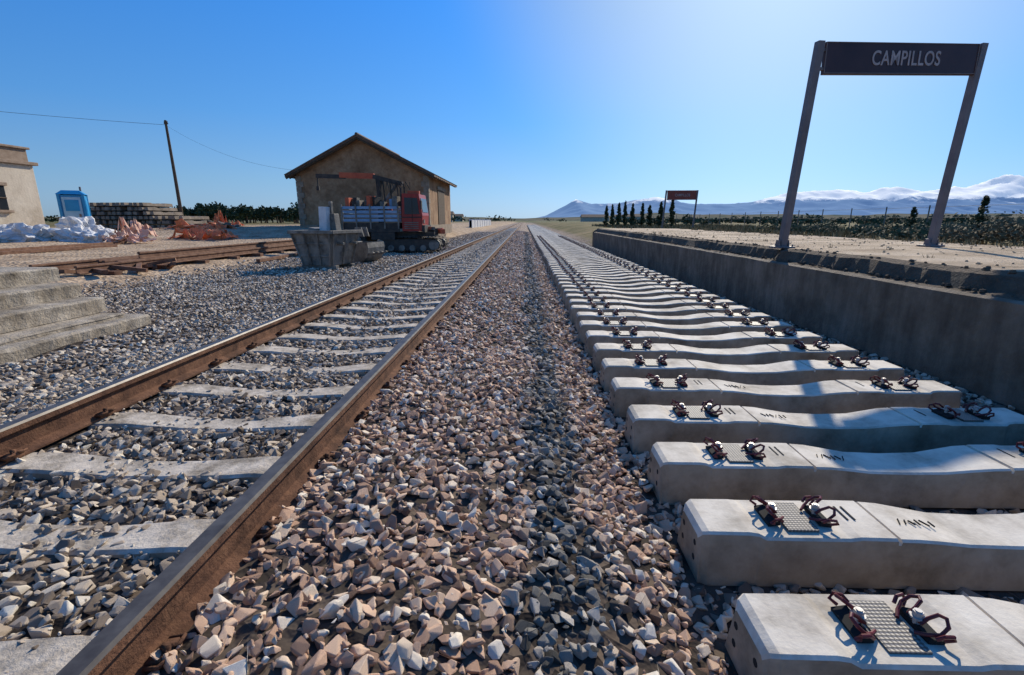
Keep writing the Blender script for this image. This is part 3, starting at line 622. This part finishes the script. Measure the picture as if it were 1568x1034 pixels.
def tuft(x,y,z,s=1,n=7,mm=(0,0,1,1,2)):
    for _ in range(n):
        a=random.uniform(0,6.28); h=random.uniform(.12,.42)*s; l=random.uniform(.03,.2)*s
        bx,by=x+random.uniform(-.25,.25)*s,y+random.uniform(-.25,.25)*s; w_=(.012+y*.0008)*min(1,s*1.5)
        mb.add([(bx-w_,by,z),(bx+w_,by,z),(bx+l*math.cos(a),by+l*math.sin(a),z+h)],[(0,1,2)],random.choice(mm))
for k in range(1300): tuft(random.uniform(9.3,26),random.uniform(6,70),.5)
for k in range(60): tuft(random.uniform(8.2,8.9),random.uniform(5,28),.78,.4,10,(1,1,0))
for k in range(14): tuft(4.6+abs(random.gauss(0,.8)),random.uniform(5,28),.79,.22,9,(1,1,0))
mb.build("dry_grass",[M_l3,M_straw,M_l2],fix=False)
mb=MB()
for k in range(60):
    x=random.uniform(11,24); y=random.uniform(13,34)
    if x/y<.5: continue
    r_=random.uniform(.35,.8)
    for _ in range(4): mb.leaves((x+random.gauss(0,r_*.5),y+random.gauss(0,r_*.4),.55+r_*.45),(r_*.7,r_*.7,r_*.5),70,.07,random.choice([0,1]),.6,2)
for c_,r_ in (((14.0,14.4,.95),(.9,.7,.6)),((15.0,14.8,1.0),(.9,.7,.6)),((16.2,15.0,1.1),(.8,.8,.7)),((13.0,15.2,.8),(.8,.7,.4))):
    for _ in range(7): mb.leaves((c_[0]+random.gauss(0,.3),c_[1]+random.gauss(0,.3),c_[2]+random.gauss(0,.12)),(r_[0]*.6,r_[1]*.6,r_[2]*.7),150,.06,2 if random.random()<.7 else 1,.6,1)
mb.build("scrub_bushes",LM,fix=False)
def cypress(x,y,z,h,r_,dens=1,ls=.06):
    e=empty("cypress_tree",(x,y,z)); mb=MB(); mb.tube([(0,0,-.1),(0,0,h*.8)],[r_*.18,.01],6,3)
    for k in range(int(26*dens)):
        t=random.random()**.8; zz=h*(.08+.9*t); rr=r_*(1-t)**.55*min(1,.55+t*3); a=random.uniform(0,6.28); q_=rr*random.uniform(.2,.7)
        mb.leaves((q_*math.cos(a),q_*math.sin(a),zz),(rr*.42,rr*.42,h*.08),26,ls,0,.7,2)
    mb.build("crown",[M_l1,M_l2,M_l3,M_wood],e,fix=False)
cypress(15.95,15.3,.5,2.65,.28,3.4,.05); cypress(14.6,16.2,.5,1.5,.36,2.2,.05); cypress(16.9,22,.5,1.3,.4,1.4)
for k in range(9): cypress(13.2-.33*k+random.uniform(-.1,.1),45+2.4*k,.45,random.uniform(2.2,2.9),random.uniform(.38,.5),1.8,.12)
mb=MB()
for k in range(24): mb.tube([(22,18+3.2*k,.4),(22,18+3.2*k,2.05)],.035,5,0)
for z in(.9,1.4,1.95): mb.tube([(22,18,z),(22,18+3.2*23,z)],.008,4,0)
mb.build("wire_fence",[M_gal])
mb=MB()
for x,y,w_,h in((38,330,18,3.5),(75,420,26,4.5),(-58,300,14,5),(-75,420,22,5)):
    mb.bb((x,y,.3),(x+w_,y+8,h),0); mb.add([(x-.5,y-.5,h),(x+w_+.5,y-.5,h),(x+w_+.5,y+8.5,h),(x-.5,y+8.5,h),(x,y+4,h+1.8),(x+w_,y+4,h+1.8)],[(0,1,5,4),(1,2,5),(2,3,4,5),(3,0,4)],1)
mb.build("farm_building",[M_hw,M_roof])
# ------------------------------------------------------------ hills and mountains
def ridge(name,ptsx,ptsh,ybase,yr,yb,mat,nx_=260,ny_=40,rough=.18,sc=.0012):
    xs_=np.linspace(ptsx[0],ptsx[-1],nx_); v=[];f=[]
    for j in range(ny_+1):
        t=j/ny_; y=ybase+(yb-ybase)*t; tr=(yr-ybase)/(yb-ybase)
        pr=(t/tr) if t<tr else (1-t)/(1-tr)
        for x in xs_:
            h=np.interp(x,ptsx,ptsh); p=Vector((x*sc,y*sc,0)); nn=noise.fractal(p*1.7,.9,2.1,6)
            rd=1-abs(noise.noise(p*3+Vector((7,3,0))))*1.3
            z=h*pr*(1+rough*nn)+h*rough*.8*(rd-.5)*math.sin(math.pi*min(pr,1)*.9+.15)
            v.append((x,y,z-2 if pr>.01 else -20))
    for j in range(ny_):
        for i in range(nx_-1): f.append((j*nx_+i,j*nx_+i+1,(j+1)*nx_+i+1,(j+1)*nx_+i))
    m=bpy.data.meshes.new(name); m.from_pydata(v,[],f); m.polygons.foreach_set('use_smooth',[True]*len(f)); m.materials.append(mat)
    o=bpy.data.objects.new(name,m); scene.collection.objects.link(o); return o
q=N("mountain_mat"); sp=q.n("ShaderNodeSeparateXYZ"); q.l(q.co,sp.inputs[0])
hh=q.math('ADD',sp.outputs[2],q.math('MULTIPLY',q.math('SUBTRACT',q.noise(.0035,9,.75),.5),380))
hazy_rock=q.ramp(q.noise(.002,6),[(.3,(.13,.2,.3)),(.7,(.19,.26,.36))]); sn=q.mr(hh,225,270)  # bluish tint of distance haze painted into the bare slopes
q.col(q.mix(sn,hazy_rock,(.92,.91,.86))); q.b.inputs['Roughness'].default_value=1; q.b.inputs['Specular IOR Level'].default_value=0
q.l(q.mix(sn,(.07,.12,.2),(.27,.27,.25)),q.b.inputs['Emission Color']); q.b.inputs['Emission Strength'].default_value=1  # emission paints sunlit white on the snow and blue haze on the slopes
def X65(px,Y=6500): return (px-803)/756*Y
pk=[(800,5),(835,60),(880,260),(905,200),(960,235),(1000,290),(1040,235),(1100,220),(1150,245),(1200,330),(1260,370),(1330,400),(1400,385),(1450,430),(1510,540),(1570,520),(1700,560),(1900,380),(2200,60)]
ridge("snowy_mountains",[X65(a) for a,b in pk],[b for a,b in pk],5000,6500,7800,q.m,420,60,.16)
q2=N("hill_mat"); q2.col(q2.ramp(q2.noise(.008,7,.7),[(.35,(.07,.095,.06)),(.5,(.16,.14,.09)),(.65,(.22,.18,.12))])); q2.b.inputs['Roughness'].default_value=1; q2.b.inputs['Specular IOR Level'].default_value=0; q2.b.inputs['Emission Color'].default_value=(.3,.45,.7,1); q2.b.inputs['Emission Strength'].default_value=.05  # weak blue emission painted on the hills as distance haze
pk=[(-900,10),(0,22),(200,26),(500,20),(700,24),(803,14),(900,22),(1000,40),(1100,36),(1250,30),(1400,38),(1600,34),(2200,10)]
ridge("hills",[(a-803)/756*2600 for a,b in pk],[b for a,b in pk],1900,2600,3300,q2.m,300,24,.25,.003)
